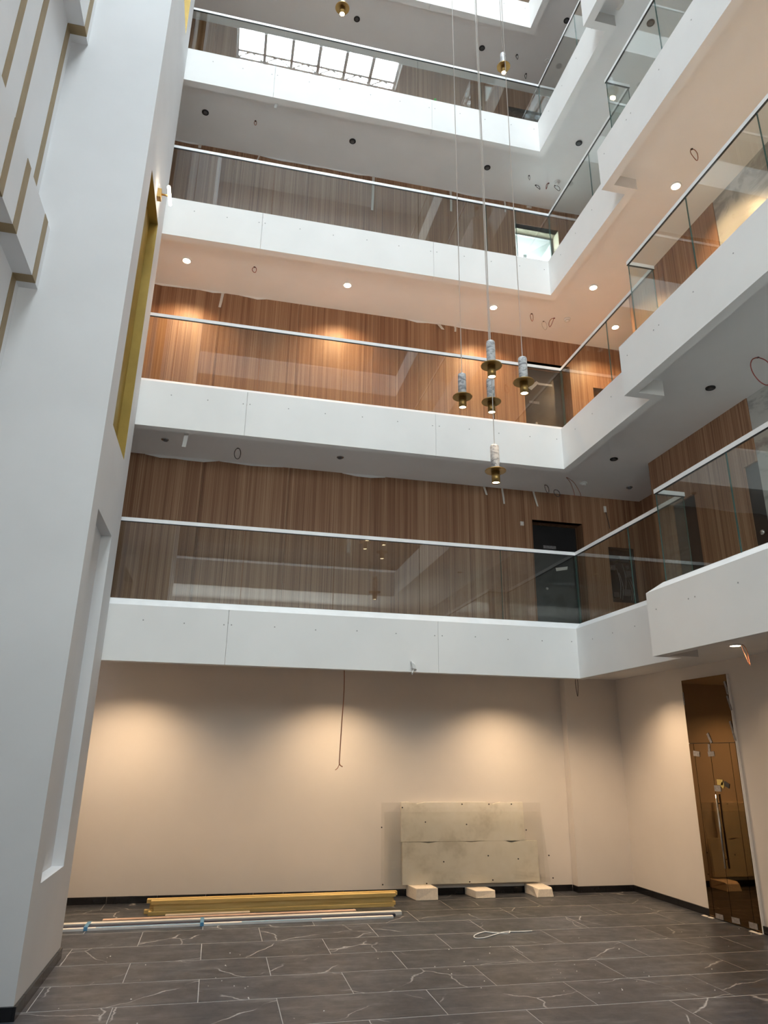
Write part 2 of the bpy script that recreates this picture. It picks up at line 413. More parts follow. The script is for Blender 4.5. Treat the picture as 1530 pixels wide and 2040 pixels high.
# ------------------------------------------------------------------ column (left wall) with niches
NICHE = [(.457, 2.171, 3.636, 4.136, 'column'), (2.665, 4.417, 3.684, 4.176, 'gold'), (6.225, 7.98, 3.69, 4.188, 'gold')]
ND = .057
cm = MB()
H9 = ROOF
cm.quad((XL - .1, YC0, 0), (XC, YC0, 0), (XC, YC0, H9), (XL - .1, YC0, H9))
cm.quad((XC, YC1, 0), (XL - .1, YC1, 0), (XL - .1, YC1, H9), (XC, YC1, H9))
z = 0
for (z0, z1, y0, y1, mt) in NICHE:
    cm.quad((XC, YC0, z), (XC, YC1, z), (XC, YC1, z0), (XC, YC0, z0))
    cm.quad((XC, YC0, z0), (XC, y0, z0), (XC, y0, z1), (XC, YC0, z1))
    cm.quad((XC, y1, z0), (XC, YC1, z0), (XC, YC1, z1), (XC, y1, z1))
    z = z1
cm.quad((XC, YC0, z), (XC, YC1, z), (XC, YC1, H9), (XC, YC0, H9))
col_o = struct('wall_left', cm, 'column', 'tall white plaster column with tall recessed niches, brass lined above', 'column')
for (z0, z1, y0, y1, mt) in NICHE:
    d = XC - ND
    n = MB()
    n.quad((d, y0, z0), (d, y1, z0), (d, y1, z1), (d, y0, z1))
    n.quad((d, y0, z0), (XC, y0, z0), (XC, y0, z1), (d, y0, z1)).quad((d, y1, z0), (XC, y1, z0), (XC, y1, z1), (d, y1, z1))
    n.quad((d, y0, z0), (XC, y0, z0), (XC, y1, z0), (d, y1, z0)).quad((d, y0, z1), (XC, y0, z1), (XC, y1, z1), (d, y1, z1))
    o = make('niche_lining', n, mt, col_o)
    if mt == 'gold': o['label'] = 'brass sheet niche lining'
# stepped panel wall to the left
SLABS = [(3.308, 3.70), (5.082, 5.475), (6.85, 7.24)]
XA = -1.123
pw = MB().box(XL - .12, XL, -1.45, YC0, 0, H9)
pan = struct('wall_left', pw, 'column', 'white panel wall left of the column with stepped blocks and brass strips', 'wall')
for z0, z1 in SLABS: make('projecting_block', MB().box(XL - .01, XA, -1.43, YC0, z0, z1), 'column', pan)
for (y0, y1) in ((3.357, 3.422), (2.978, 3.043), (2.742, 2.802), (2.36, 2.425), (1.98, 2.045), (1.74, 1.80), (1.36, 1.42), (.98, 1.04), (.4, .46)):
    s_ = MB(); e = .0025; z = .05
    for z0, z1 in SLABS:
        s_.box(XL - .002, XL + e, y0, y1, z, z0 - e)
        s_.box(XL - .002, XA + e, y0, y1, z0 - e, z0 + .001)
        s_.box(XA - .002, XA + e, y0, y1, z0, z1); z = z1
    s_.box(XL - .002, XL + e, y0, y1, z, H9)
    make('brass_inlay', s_, 'strip', pan)
# near column of the same kind (behind the viewer's left shoulder, seen only in the glass)
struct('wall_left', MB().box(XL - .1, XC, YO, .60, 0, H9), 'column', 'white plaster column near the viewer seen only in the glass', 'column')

# ------------------------------------------------------------------ slabs / ceilings
def ring(z0, z1):
    return (MB().box(-1.45, 3.7, 4.462, 5.95, z0, z1).box(2.392, 3.7, 3.245, 4.462, z0, z1)
            .box(2.222, 3.7, -.17, 3.245, z0, z1).box(-1.45, 3.7, -1.45, -.17, z0, z1))
for k in range(5):
    o = struct('ceiling', ring(CEIL[k], TOP[k] - .078), 'ceiling',
               'white plaster ceiling under the %s gallery' % LV[k], 'ceiling')
# ------------------------------------------------------------------ fascias
PATH = [(-1.40, YB), (XF, YB), (XF, YJ), (XN, YJ), (XN, YO), (-1.40, YO)]
TURN = [0, 1, 1, -1, 1, 0]
SEAM = {0: [.012, 1.355]}
for k in range(5):
    b, t = BOT[k], TOP[k]
    e = empty('trim_%d' % (k + 1), (XF, YB, b), 'white painted fascia band edging the %s gallery' % LV[k], 'fascia', None, 'structure')
    fp = [(0, b), (.058, b), (.058, t), (0, t)]
    for i in range(5):
        p0, p1 = PATH[i], PATH[i + 1]
        if i == 0: cuts = [(p0, 0)] + [((x, YB), 0) for x in SEAM[0]] + [(p1, 0)]
        elif i == 3: cuts = [(p0, 0), ((XN, 2.0), 0), ((XN, .7), 0), (p1, 0)]
        elif i == 1: cuts = [(p0, 0), (p1, 0)]
        else: cuts = [(p0, 0), (p1, 0)]
        for j in range(len(cuts) - 1):
            a, c = Vector(cuts[j][0]), Vector(cuts[j + 1][0]); d = (c - a).normalized() * .0009
            m0 = TURN[i] if j == 0 else 0; m1 = TURN[i + 1] if j == len(cuts) - 2 else 0
            if j > 0: a = a + d
            if j < len(cuts) - 2: c = c - d
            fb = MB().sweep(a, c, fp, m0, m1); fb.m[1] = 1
            make('fascia_panel', fb, ['fascia', 'back_shade'], e)
        sp = [(0, t + .0002), (.0657, t + .050), (.10, t + .050), (.10, t - .06), (.0585, t - .06), (.0585, t + .0002)]
        make('sloped_sill', MB().sweep(p0, p1, sp, TURN[i], TURN[i + 1]), 'rail', e)
    sm = MB()
    for x in (-.485, -.247, -.012, .033, .296, .552, .816, 1.072, 1.331, 1.382, 1.61, 1.839, 2.084, 2.30):
        sm.lathe([(.0042, 0), (.0036, .0012)], (x, YB - .001, t - .093 + .004 * math.sin(x * 9)), 8, 0, False, 'y')
    for y in (4.2, 3.95, 3.7, 3.45): sm.lathe([(.0042, 0), (.0036, .0012)], (XF - .001, y, t - .1), 8, 0, False, 'x')
    for y in (3.22, 2.95, 2.9, 2.6, 2.3, 2.02, 1.98): sm.lathe([(.0042, 0), (.0036, .0012)], (XN - .001, y, t - .1), 8, 0, False, 'x')
    tag(make('screw_heads', sm, 'slab', e), None, None, None, 'stuff')

# ------------------------------------------------------------------ balustrades
RP = [(-1.36, YR), (XR, YR), (XR, YK), (XM, YK), (XM, YO - .066), (-1.36, YO - .066)]
def railing(k, segs, label):
    t, r = TOP[k] + .046, RAIL[k]
    p0 = RP[segs[0][0]]
    e = empty('glass_railing', (p0[0], p0[1], TOP[k]), label, 'railing', 'glass balustrades around the atrium galleries')
    for i, joints in segs:
        a, c = Vector(RP[i]), Vector(RP[i + 1]); dr = (c - a).normalized(); L = (c - a).length
        cuts = [0.004] + joints + [L - .004]
        for j in range(len(cuts) - 1):
            s0, s1 = cuts[j] + .0016, cuts[j + 1] - .0016
            q0, q1 = a + dr * s0, a + dr * s1; h = .0032
            nl = Vector((-dr.y, dr.x)) * h
            A, B, C, D = q0 - nl, q1 - nl, q1 + nl, q0 + nl
            g = MB(); lo = [(p.x, p.y, t) for p in (A, B, C, D)]; hi = [(p.x, p.y, r - .012) for p in (A, B, C, D)]
            vs = lo + hi
            g.add(vs, [(0, 1, 5, 4), (2, 3, 7, 6)], 0); g.add(vs, [(1, 2, 6, 5), (3, 0, 4, 7), (4, 5, 6, 7), (0, 3, 2, 1)], 1)
            make('glass_panel', g, ['glass', 'edge'], e)
        TT = [0, 1, 1, -1, 1, 0]
        h = .0052
        m0 = TT[i]; m1 = TT[i + 1]
        tr_ = make('top_rail', MB().sweep(a, c, [(-h, r - .012), (h, r - .012), (h, r + .012), (-h, r + .012)], m0, m1), 'rail', e)
        make('rail_gasket', MB().sweep(a, c, [(-h * .98, r - .0155), (h * .98, r - .0155), (h * .98, r - .0122), (-h * .98, r - .0122)], m0, m1), 'gasket', tr_)
    return e
for k in range(5):
    jb = [x + 1.36 for x in (-.505, .074, .664, 1.248, 1.838)]
    if k == 2: jb.append(2.104 + 1.36)
    railing(k, [(0, jb)], 'glass balustrade with white top rail along the back of the %s gallery' % LV[k])
    railing(k, [(1, [YR - 3.780])], 'short glass balustrade on the right of the %s gallery, between back corner and jog' % LV[k])
    railing(k, [(2, []), (3, [YK - y for y in (2.626, 2.081, 1.53, .98, .43)])], 'glass balustrade on the right of the %s gallery with a glass return at the jog' % LV[k])
    railing(k, [(4, [.6, 1.2, 1.8, 2.4, 3.0])], 'glass balustrade of the %s gallery behind the viewer' % LV[k])

# ------------------------------------------------------------------ upper walls, doors
FL = [t - .078 for t in TOP]
CL = CEIL[1:] + [ROOF]
DX0, DX1 = 2.405, 2.86
for k in range(5):
    f, c = FL[k], CL[k]
    dh = f + 1.108
    wl = empty('wall_back', (0, YU, f), 'zebra grained wood panelling on the back wall of the %s gallery' % LV[k], 'wall', None, 'structure')
    xb = [-1.45, -.92, -.27, .38, 1.03, 1.68, DX0]
    g = .0009
    for a, b in zip(xb[:-1], xb[1:]): make('wood_panel', MB().box(a + g, b - g, YU, YU + .06, f, c), 'wood', wl)
    make('wood_panel', MB().box(DX0 + g, DX1 - g, YU, YU + .06, dh, c), 'wood', wl)
    hole = k < 2
    cx0, cx1, cz0, cz1 = 3.080, 3.318, f + .455, f + .925
    if hole:
        for bx_ in ((DX1 + g, cx0, f, c), (cx1, 3.50, f, c), (cx0 + g, cx1 - g, f, cz0), (cx0 + g, cx1 - g, cz1, c)):
            make('wood_panel', MB().box(bx_[0], bx_[1], YU, YU + .06, bx_[2], bx_[3]), 'wood', wl)
    else: make('wood_panel', MB().box(DX1 + g, 3.50, YU, YU + .06, f, c), 'wood', wl)
    wb = MB().box(-1.45, DX0 - .02, YU + .061, YU + .5, f, c).box(DX1 + .02, 3.5, YU + .14, YU + .5, f, c).box(DX0 - .02, DX1 + .02, YU + .061, YU + .5, dh + .02, c)
    if k != 2: wb.box(DX0 - .02, DX1 + .02, YU + .16, YU + .5, f, dh + .02)
    make('wall_backing', wb, 'slab', wl)
    # door reveal
    jm = 'jamb' if k == 2 else 'reveal'
    dp = .125
    make('door_reveal', MB().box(DX0 - .018, DX0, YU + .002, YU + dp + .02, f, dh + .018).box(DX1, DX1 + .018, YU + .002, YU + dp + .02, f, dh + .018)
         .box(DX0, DX1, YU + .002, YU + dp + .02, dh, dh + .018), jm, wl)
    # electrical cabinet in the panelling
    if hole:
        cab = make('electrical_cabinet', MB().box(cx0, cx1, YU + .058, YU + .064, cz0, cz1).box(cx0, cx0 + .006, YU + .004, YU + .058, cz0, cz1).box(cx1 - .006, cx1, YU + .004, YU + .058, cz0, cz1)
             .box(cx0, cx1, YU + .004, YU + .058, cz0, cz0 + .006).box(cx0, cx1, YU + .004, YU + .058, cz1 - .006, cz1), 'black', wl)
    if k == 0:
        for (a, b, zz, h) in ((.02, .10, .36, .04), (.115, .20, .36, .045), (.02, .07, .28, .04), (.16, .21, .23, .05), (.03, .08, .05, .04), (.13, .19, .07, .05)):
            make('breaker_unit', MB().box(cx0 + a, cx0 + b, YU + .03, YU + .058, cz0 + zz, cz0 + zz + h), 'cabinet_unit' if 'cabinet_unit' in M else 'grey', cab, .002)
        for (x, z0, z1) in ((.09, .04, .30), (.11, .03, .26), (.145, .10, .34), (.19, .03, .2), (.205, .02, .22)):
            make('wire', MB().tube([(cx0 + x, YU + .035, cz0 + z0), (cx0 + x + .012, YU + .03, cz0 + (z0 + z1) / 2), (cx0 + x - .006, YU + .04, cz0 + z1)], .0016), 'steel', cab)
        make('cable_loop', MB().lathe([(.017, 0), (.017, .006)], (cx0 + .185, YU + .04, cz0 + .315), 14, 0, False, 'y'), 'grey', cab)
    # door leaves
    if k != 2:
        d = tag(empty('door_%d' % (k + 2), ((DX0 + DX1) / 2, YU + dp, f), 'dark flush door recessed in the %s gallery back wall' % LV[k], 'door', None, 'structure'))
        mt = 'bronze_door' if k == 1 else 'darkdoor'
        make('door_leaf', MB().box(DX0 + .003, DX1 - .003, YU + dp, YU + dp + .02, f + .003, dh - .003), mt, d)
        if k == 0:
            for zz in (.20, 1.0): make('hinge', MB().box(DX0 + .004, DX0 + .034, YU + dp - .004, YU + dp, f + zz, f + zz + .022), 'steel', d, .002)
            make('tape_patch', MB().box(2.55, 2.665, YU + dp - .002, YU + dp, f + .905, f + .932), 'clear_tape', d)
            make('tape_patch', MB().slab8([(2.655, YU + dp - .003, f + .715), (2.755, YU + dp - .003, f + .735), (2.755, YU + dp, f + .735), (2.655, YU + dp, f + .715)],
                                         [(2.65, YU + dp - .003, f + .742), (2.76, YU + dp - .003, f + .762), (2.76, YU + dp, f + .762), (2.65, YU + dp, f + .742)]), 'paper', d)
        if k == 1:
            make('tape_patch', MB().box(2.60, 2.74, YU + dp - .003, YU + dp, f + .955, f + .975), 'paper', d)
            make('tape_patch', MB().slab8([(2.50, YU + dp - .003, f + .91), (2.53, YU + dp - .003, f + .89), (2.53, YU + dp, f + .89), (2.50, YU + dp, f + .91)],
                                         [(2.585, YU + dp - .003, f + .99), (2.61, YU + dp - .003, f + .975), (2.61, YU + dp, f + .975), (2.585, YU + dp, f + .99)]), 'paper', d)
            make('tape_patch', MB().box(2.50, 2.60, YU + dp - .003, YU + dp, f + .755, f + .78), 'clear_tape', d)
        make('lock', MB().lathe([(.012, 0), (.010, -.008)], (2.56, YU + dp, f + .56), 14, 0, False, 'y'), 'steel', d)
    else:
        d = tag(empty('door_%d' % (k + 2), ((DX0 + DX1) / 2, YU + dp, f), 'open doorway on the third gallery with a bright room beyond', 'door', None, 'structure'))
        y = YU + dp
        make('door_frame', MB().box(DX0, DX0 + .012, y, y + .02, f, dh).box(DX1 - .014, DX1, y, y + .02, f, dh).box(DX0 + .012, DX1 - .014, y, y + .02, dh - .016, dh), 'steel', d)
        g = MB(); ax, ay = DX1 - .02, y + .02
        g.slab8([(ax, ay, f + .01), (ax + .006, ay, f + .01), (ax - .16, ay + .24, f + .01), (ax - .166, ay + .24, f + .01)],
                [(ax, ay, dh - .02), (ax + .006, ay, dh - .02), (ax - .16, ay + .24, dh - .02), (ax - .166, ay + .24, dh - .02)])
        lf = make('glass_leaf', g, 'glass', d)
        make('red_sticker', MB().box(ax - .13, ax - .06, ay + .12, ay + .125, f + .86, f + .885), 'red', d)
        rm = MB().box(1.9, 3.5, y + .02, y + .33, f - .02, f).box(1.9, 3.5, y + .02, y + .33, dh + .14, dh + .16).box(1.88, 1.9, y + .02, y + .33, f, dh + .16).box(3.5, 3.52, y + .02, y + .33, f, dh + .16)
        struct('floor', MB().box(1.0, 4.6, y + .36, y + 3.2, f - .06, f - .02), 'room', 'added slab outside the third gallery room blocking light from below', 'light blocker')  # unseen slab, added to stop light rising through the room window
        struct('wall_beyond', rm, 'room', 'bright white room seen through the third gallery doorway', 'room')
        wn = empty('window_2', (2.7, y + .33, f), 'large daylit window of the room beyond the third gallery doorway', 'window', None, 'structure')
        make('window_frame', MB().box(1.9, 3.5, y + .31, y + .35, f, f + .1).box(1.9, 3.5, y + .31, y + .35, dh + .13, dh + .14).box(2.68, 2.72, y + .31, y + .35, f + .1, dh + .13), 'rail', wn)
        make('pane', MB().box(1.9, 2.68, y + .325, y + .33, f + .1, dh + .13), 'room_pane', wn); make('pane', MB().box(2.72, 3.5, y + .325, y + .33, f + .1, dh + .13), 'room_pane', wn)
    # right side: wood block, inner return wall, marble wall
    wr = empty('wall_right', (XBLK, 4.366, f), 'wood panelled block on the right of the %s gallery' % LV[k], 'wall', None, 'structure')
    yy = [4.366, 4.15, 3.90, 3.42, 3.302]
    make('wood_panel', MB().box(XBLK, XIN, 4.346, 4.366, f, c), 'wood', wr)
    make('wood_panel', MB().box(XIN, XIN + .06, 4.366, YU, f, c), 'wood', wr)
    make('wood_panel', MB().box(XBLK, XBLK + .02, 4.15, 4.3455, f, c).box(XBLK, XBLK + .02, 3.42, 3.898, f, c), 'wood', wr)
    make('wood_panel', MB().box(XBLK, XBLK + .02, 3.9, 4.149, f + .945, c).box(XBLK, XBLK + .02, 3.302, 3.419, f + .94, c), 'wood', wr)
    dr = MB().box(XBLK + .014, XBLK + .03, 3.9, 4.149, f, f + .943)
    make('riser_door', dr, 'darkdoor', wr)
    make('riser_door', MB().box(XBLK + .014, XBLK + .03, 3.302, 3.418, f, f + .938), 'darkdoor', wr)
    if k == 0:
        kn = make('door_knob', MB().lathe([(.006, 0), (.006, -.02), (.016, -.022), (.018, -.03), (.012, -.038)], (XBLK + .014, 3.335, f + .50), 14, 0, True, 'x'), 'chrome', wr)
    mw = MB()
    ym = [3.30, 2.62, 1.95, 1.28, .6, -.1, -1.43]
    em = empty('wall_right', (XBLK, 3.3, f), 'pale grey marble slabs on the right wall of the %s gallery' % LV[k], 'wall', None, 'structure')
    for a, b in zip(ym[:-1], ym[1:]): make('marble_slab', MB().box(XBLK + .004, XBLK + .03, b + .001, a - .001, f, c), 'marble_wall', em)
    make('wall_backing', MB().box(XBLK + .031, XIN - .001, -1.43, 4.345, f, c), 'slab', em)
    struct('wall_left', MB().box(-1.57, -1.45, YB + .06, YU + .4, f, c), 'column', 'white end wall of the %s gallery behind the column' % LV[k], 'wall')

# ------------------------------------------------------------------ roof and skylight
x0, x1, y0, y1 = SKY
struct('ceiling', MB().box(-1.6, x0, -1.6, 5.95, ROOF, ROOF + .25).box(x1, 3.7, -1.6, 5.95, ROOF, ROOF + .25)
       .box(x0, x1, -1.6, y0, ROOF, ROOF + .25).box(x0, x1, y1, 5.95, ROOF, ROOF + .25), 'roof', 'roof slab above the atrium around the skylight', 'ceiling')
sk = empty('window_1', ((x0 + x1) / 2, (y0 + y1) / 2, ROOF), 'large glazed skylight over the atrium', 'window', None, 'structure')
nx = 6
for i in range(nx + 1):
    x = x0 + (x1 - x0) * i / nx
    make('rafter', MB().box(x - .02, x + .02, y0, y1, ROOF + .16, ROOF + .24), 'rail', sk)
for i in range(nx):
    a = x0 + (x1 - x0) * i / nx + .02; b = x0 + (x1 - x0) * (i + 1) / nx - .02
    make('pane', MB().box(a, b, y0, y1, ROOF + .226, ROOF + .232), 'pane', sk)
for y in (.35, 1.05):
    tr = MB().box(x0, x1, y - .012, y + .012, ROOF - .02, ROOF + .005).box(x0, x1, y - .012, y + .012, ROOF + .135, ROOF + .16)
    n = 12
    for i in range(n):
        xa = x0 + (x1 - x0) * i / n; xb = x0 + (x1 - x0) * (i + 1) / n
        za, zb = (ROOF, ROOF + .145) if i % 2 == 0 else (ROOF + .145, ROOF)
        tr.tube([(xa, y, za), (xb, y, zb)], .009, 6, 0, 1)
    tag(make('roof_truss', tr, 'steel'), 'white steel truss with zigzag web under the skylight, %s one' % ('nearer' if y < .5 else 'farther'), 'truss', 'skylight trusses')

# ------------------------------------------------------------------ bronze glass door (ground floor, right wall)
dr = empty('door_1', (XW, 4.5, 0), 'bronze mirror glass door with side panels and transom on the right wall', 'door', None, 'structure')
def bp(name, ya, yb, za, zb, parent=dr, mt='bronze'):
    return make(name, MB().box(XW - .016, XW - .009, ya + .0022, yb - .0022, za + .002, zb - .002), mt, parent)
make('dark_backing', MB().box(XW - .009, XW - .0005, 4.2485, 4.7465, .0, 1.552), 'black', dr)
bp('transom_panel', 4.252, 4.746, 1.107, 1.552)
bp('side_panel', 4.692, 4.746, .004, 1.107); bp('side_panel', 4.252, 4.311, .004, 1.107)
leaf = bp('door_leaf', 4.516, 4.692, .004, 1.107); leaf2 = bp('door_leaf', 4.311, 4.516, .004, 1.107)
hd = MB().tube([(XW - .030, 4.497, .325), (XW - .030, 4.497, .778)], .0065, 10, 0, 1)
for zz in (.38, .72): hd.tube([(XW - .016, 4.497, zz), (XW - .030, 4.497, zz)], .004, 8, 0, 1)
make('pull_handle', hd, 'chrome', leaf2)
make('frame_edge', MB().box(XW - .016, XW, 4.2425, 4.2485, 0, 1.552), 'rail', dr)
def patch(yc, zc, w, h, ang=0, mt='clear_tape', name='tape_patch', x=XW - .0175):
    ca, sa = math.cos(ang), math.sin(ang); pts = []
    for a, b in ((-w, -h), (w, -h), (w, h), (-w, h)): pts.append((yc + (a * ca - b * sa) / 2, zc + (a * sa + b * ca) / 2))
    lo = [(x - .0016, p[0], p[1]) for p in pts]; hi = [(x + .001, p[0], p[1]) for p in pts]
    return make(name, MB().add(lo + hi, [(0, 1, 2, 3), (7, 6, 5, 4), (0, 4, 5, 1), (1, 5, 6, 2), (2, 6, 7, 3), (3, 7, 4, 0)]), mt, dr)
patch(4.668, 1.037, .068, .035, .08); patch(4.508, 1.036, .065, .032, -.05); patch(4.487, .815, .066, .038, -.02)
patch(4.505, 1.14, .022, .07, -.45); patch(4.522, 1.075, .02, .05, .1)
patch(4.640, .020, .075, .03, -.02); patch(4.480, .028, .075, .032, -.05); patch(4.320, .030, .075, .034, -.03)
patch(4.262, 1.46, .018, .09, -.2); patch(4.253, 1.36, .016, .10, -.25); patch(4.258, 1.18, .016, .13, -.22); patch(4.738, 1.42, .012, .09, .0)
yl = patch(4.455, .855, .06, .035, .0, 'yellow', 'sticker'); patch(4.432, .838, .03, .034, .6, 'yellow', 'sticker')
patch(4.39, .842, .05, .03, .35, 'darkdoor', 'tape_patch')
# bits of packing on the floor at the door's foot
for i, (y, dx, w) in enumerate(((4.76, .03, .03), (4.70, .028, .026), (4.30, .03, .034), (4.25, .026, .022))):
    o = make('paper_scrap', MB().slab8([(XW - dx - .02, y - w, .0005), (XW - dx, y - w * .8, .0005), (XW - dx + .004, y + w, .0005), (XW - dx - .024, y + w * .7, .0005)],
             [(XW - dx - .02, y - w, .003), (XW - dx, y - w * .8, .005), (XW - dx + .004, y + w, .004), (XW - dx - .024, y + w * .7, .0025)]), 'tape')
    tag(o, 'pale paper scrap on the floor at the bronze door, %s from the back wall' % ORD[i], 'scrap', 'paper scraps at the foot of the bronze door')

# ------------------------------------------------------------------ downlights
def downlight(x, y, zc, lit, label, grp, body='black'):
    e = empty('downlight', (x, y, zc), label, 'light', grp)
    R = .036 if lit else .029  # lit fittings drawn wider, with a pale ring, to stand in for glare
    tr_ = make('trim_ring', MB().lathe([(R, 0), (R, -.006), (R * .82, -.009), (R * .70, -.009), (R * .68, -.002)], (x, y, zc), 28), 'rail' if lit else body, e)
    rl = R * (.80 if lit else .67)
    make('lens', MB().lathe([(rl, -.0095 if lit else -.0065), (rl * .6, -.0105 if lit else -.0075), (.001, -.011 if lit else -.008)], (x, y, zc), 24), 'lit' if lit else 'grey', tr_)
    return e
def gimbal(x, y, zc, label, grp, tilt):
    e = empty('downlight', (x, y, zc), label, 'light', grp)
    make('trim_ring', MB().lathe([(.027, 0), (.027, -.004), (.020, -.006), (.018, -.001)], (x, y, zc), 24), 'chrome', e)
    o = make('bulb', MB().lathe([(.017, .004), (.018, -.010), (.013, -.014), (.001, -.014)], (x + tilt, y, zc), 20), 'grey', e)
    return e
UPS = [(-.537, 4.785), (.733, 4.785), (1.997, 4.785), (3.15, 4.80)]
RGT = [(2.685, 4.337), (2.685, 3.225), (2.685, 2.10), (2.685, 1.0)]
for k, (c, lit, lv) in enumerate(((CEIL[1], 0, 'first'), (CEIL[2], 1, 'second'), (CEIL[3], 0, 'third'), (CEIL[4], 0, 'fourth'))):
    for i, (x, y) in enumerate(UPS + RGT):
        side = i >= 4
        where = ('right side, %s from the back' % ORD[i - 4]) if side else ('%s from the column' % ORD[i])
        lab = '%s recessed downlight in the %s gallery ceiling, %s' % ('glowing warm' if lit else 'unlit black', lv, where)
        grp = '%s gallery ceiling downlights' % lv
        if k == 0 and not side:
            e = gimbal(x, y + .05, c, 'unlit chrome tilted downlight in the first gallery ceiling, %s' % where, grp, (.004, -.003, .004, .002)[i])
        elif k == 0:
            e = downlight(x + .038, y + .015, c, lit, lab, grp)
        elif k == 3 and i == 3:
            e = downlight(3.469 - .08, 4.158, c, lit, lab, grp, 'grey')
        else:
            e = downlight(x, y, c, lit, lab, grp)
        if lit: spot('lamp', (x, y, c - .012), E_UP * (.7 if side else 1), 122, 1.0, e, .02, WARM_UP, (math.radians(12), 0, 0) if i < 4 else (0, math.radians(-12), 0))
GL = [(-.62, 5.29), (.90, 5.29), (2.25, 5.29), (2.94, 4.87), (2.95, 3.635), (2.95, 2.4), (.9, -.8), (2.9, .9)]
for i, (x, y) in enumerate(GL):
    e = downlight(x, y, CEIL[0], True, ('glowing downlight in the ground floor ceiling washing the back wall, %s from the column' % ORD[i]) if i < 3 else
                  ('glowing downlight in the ground floor ceiling by the right wall, %s from the back' % ORD[i - 3]) if i != 6 else 'glowing downlight in the ground floor ceiling behind the viewer',
                  'ground floor ceiling downlights')
    spot('lamp', (x, y, CEIL[0] - .012), E_GROUND * (1.0, 1.0, 1.0, .75, .3, .5, .3, .3)[i], 132, 1.0, e)

# ------------------------------------------------------------------ pendants
PEND = [(1.178, 2.882, 2.837, 'upper centre of the lower cluster'), (1.134, 3.199, 2.823, 'left end of the lower cluster'),
        (1.288, 3.174, 2.801, 'centre of the lower cluster, behind the uppermost one'), (1.341, 2.871, 2.761, 'right end of the lower cluster'),
        (1.242, 3.043, 2.343, 'lowest of all, alone below the cluster'), (.46, 3.736, 6.27, 'high up alone near the fourth gallery ceiling'),
        (1.765, 3.812, 6.147, 'high up before the fourth gallery rail')]
def pendant():
    e = empty('pendant_light', (0, 0, 0))
    make('cord', MB().tube([(0, 0, .13), (0, 0, ROOF - 2.35)], .0023, 6, 0, 1), 'cord', e)
    make('marble_body', MB().lathe([(.017, .137), (.0205, .134), (.0222, .128), (.0222, .004), (.021, .001)], (0, 0, 0), 32), 'marble', e)
    make('brass_disc', MB().lathe([(.0515, .001), (.0525, -.0005), (.0525, -.0035), (.0515, -.005)], (0, 0, 0), 40, 0, False), 'brass', e)
    bt = make('brass_tube', MB().lathe([(.0205, -.005), (.0205, -.066), (.0188, -.066), (.0180, -.060)], (0, 0, 0), 32), 'brass', e)
    make('lamp_lens', MB().lathe([(.0180, -.062), (.010, -.0635), (.001, -.064)], (0, 0, 0), 24), 'lit_pendant', bt)
    return e
proto = pendant()
for i, (x, y, z_, w) in enumerate(PEND):
    e = proto if i == 0 else copy_tree(proto)
    e.location = (x * S, y * S, z_ * S)
    tag(e, 'lit marble and brass pendant, ' + w, 'pendant', 'marble and brass pendants hung in the atrium')
for e_ in [o for o in COL.objects if o.name.startswith('pendant_light')]:
    for ch in e_.children:
        if ch.name.startswith('cord'):      # each cord reaches the roof
            L0 = (ROOF - 2.35 - .13); L1 = ROOF - e_.location.z / S - .13
            ch.scale.z = L1 / L0
            ch.location.z = .13 * S * (1 - L1 / L0)
    spot('lamp', (e_.location.x / S, e_.location.y / S, e_.location.z / S - .07), E_PEND, 110, .8, e_, .015)

# ------------------------------------------------------------------ wall sconce on the column
sx, sy, sz = XC, 3.985, 4.505
sc_ = empty('wall_sconce', (sx, sy, sz), 'brass wall light with glowing tube on the column beside the upper brass niche', 'lamp')
make('mounting_block', MB().box(sx, sx + .026, sy - .018, sy + .03, sz - .035, sz + .035), 'brass', sc_, .002)
make('arm', MB().tube([(sx + .026, sy, sz), (sx + .075, sy, sz)], .0065, 10, 0, 1), 'brass', sc_)
make('light_tube', MB().tube([(sx + .078, sy - .083, sz), (sx + .078, sy + .083, sz)], .0105, 12, 0, 1), 'tube', sc_)

# ------------------------------------------------------------------ detectors, loose cables
for i, (x, y, c, lv) in enumerate(((2.74, 4.857, CEIL[1], 'first'), (2.687, 4.80, CEIL[2], 'second'), (2.70, 4.80, CEIL[3], 'third'), (2.681, 4.757, CEIL[4], 'fourth'))):
    e = empty('smoke_detector', (x, y, c), 'white round smoke detector on the %s gallery ceiling' % lv, 'detector', 'smoke detectors')
    db_ = make('detector_base', MB().lathe([(.030, 0), (.030, -.008), (.024, -.011)], (x, y, c), 24), 'white', e)
    make('detector_head', MB().lathe([(.019, -.010), (.018, -.022), (.010, -.026)], (x, y, c), 20), 'white', db_)
def loop(x, y, c, w, h, dx=0):
    P = [(x, y, c + .001)]
    for i in range(1, 10):
        u = i / 10; a = math.pi * 2 * u
        P.append((x - w * .5 * math.sin(a) + dx * math.sin(math.pi * u), y + .004 * math.sin(a * 2), c - h * (1 - math.cos(a)) / 2))
    return P + [(x + .006, y, c + .001)]
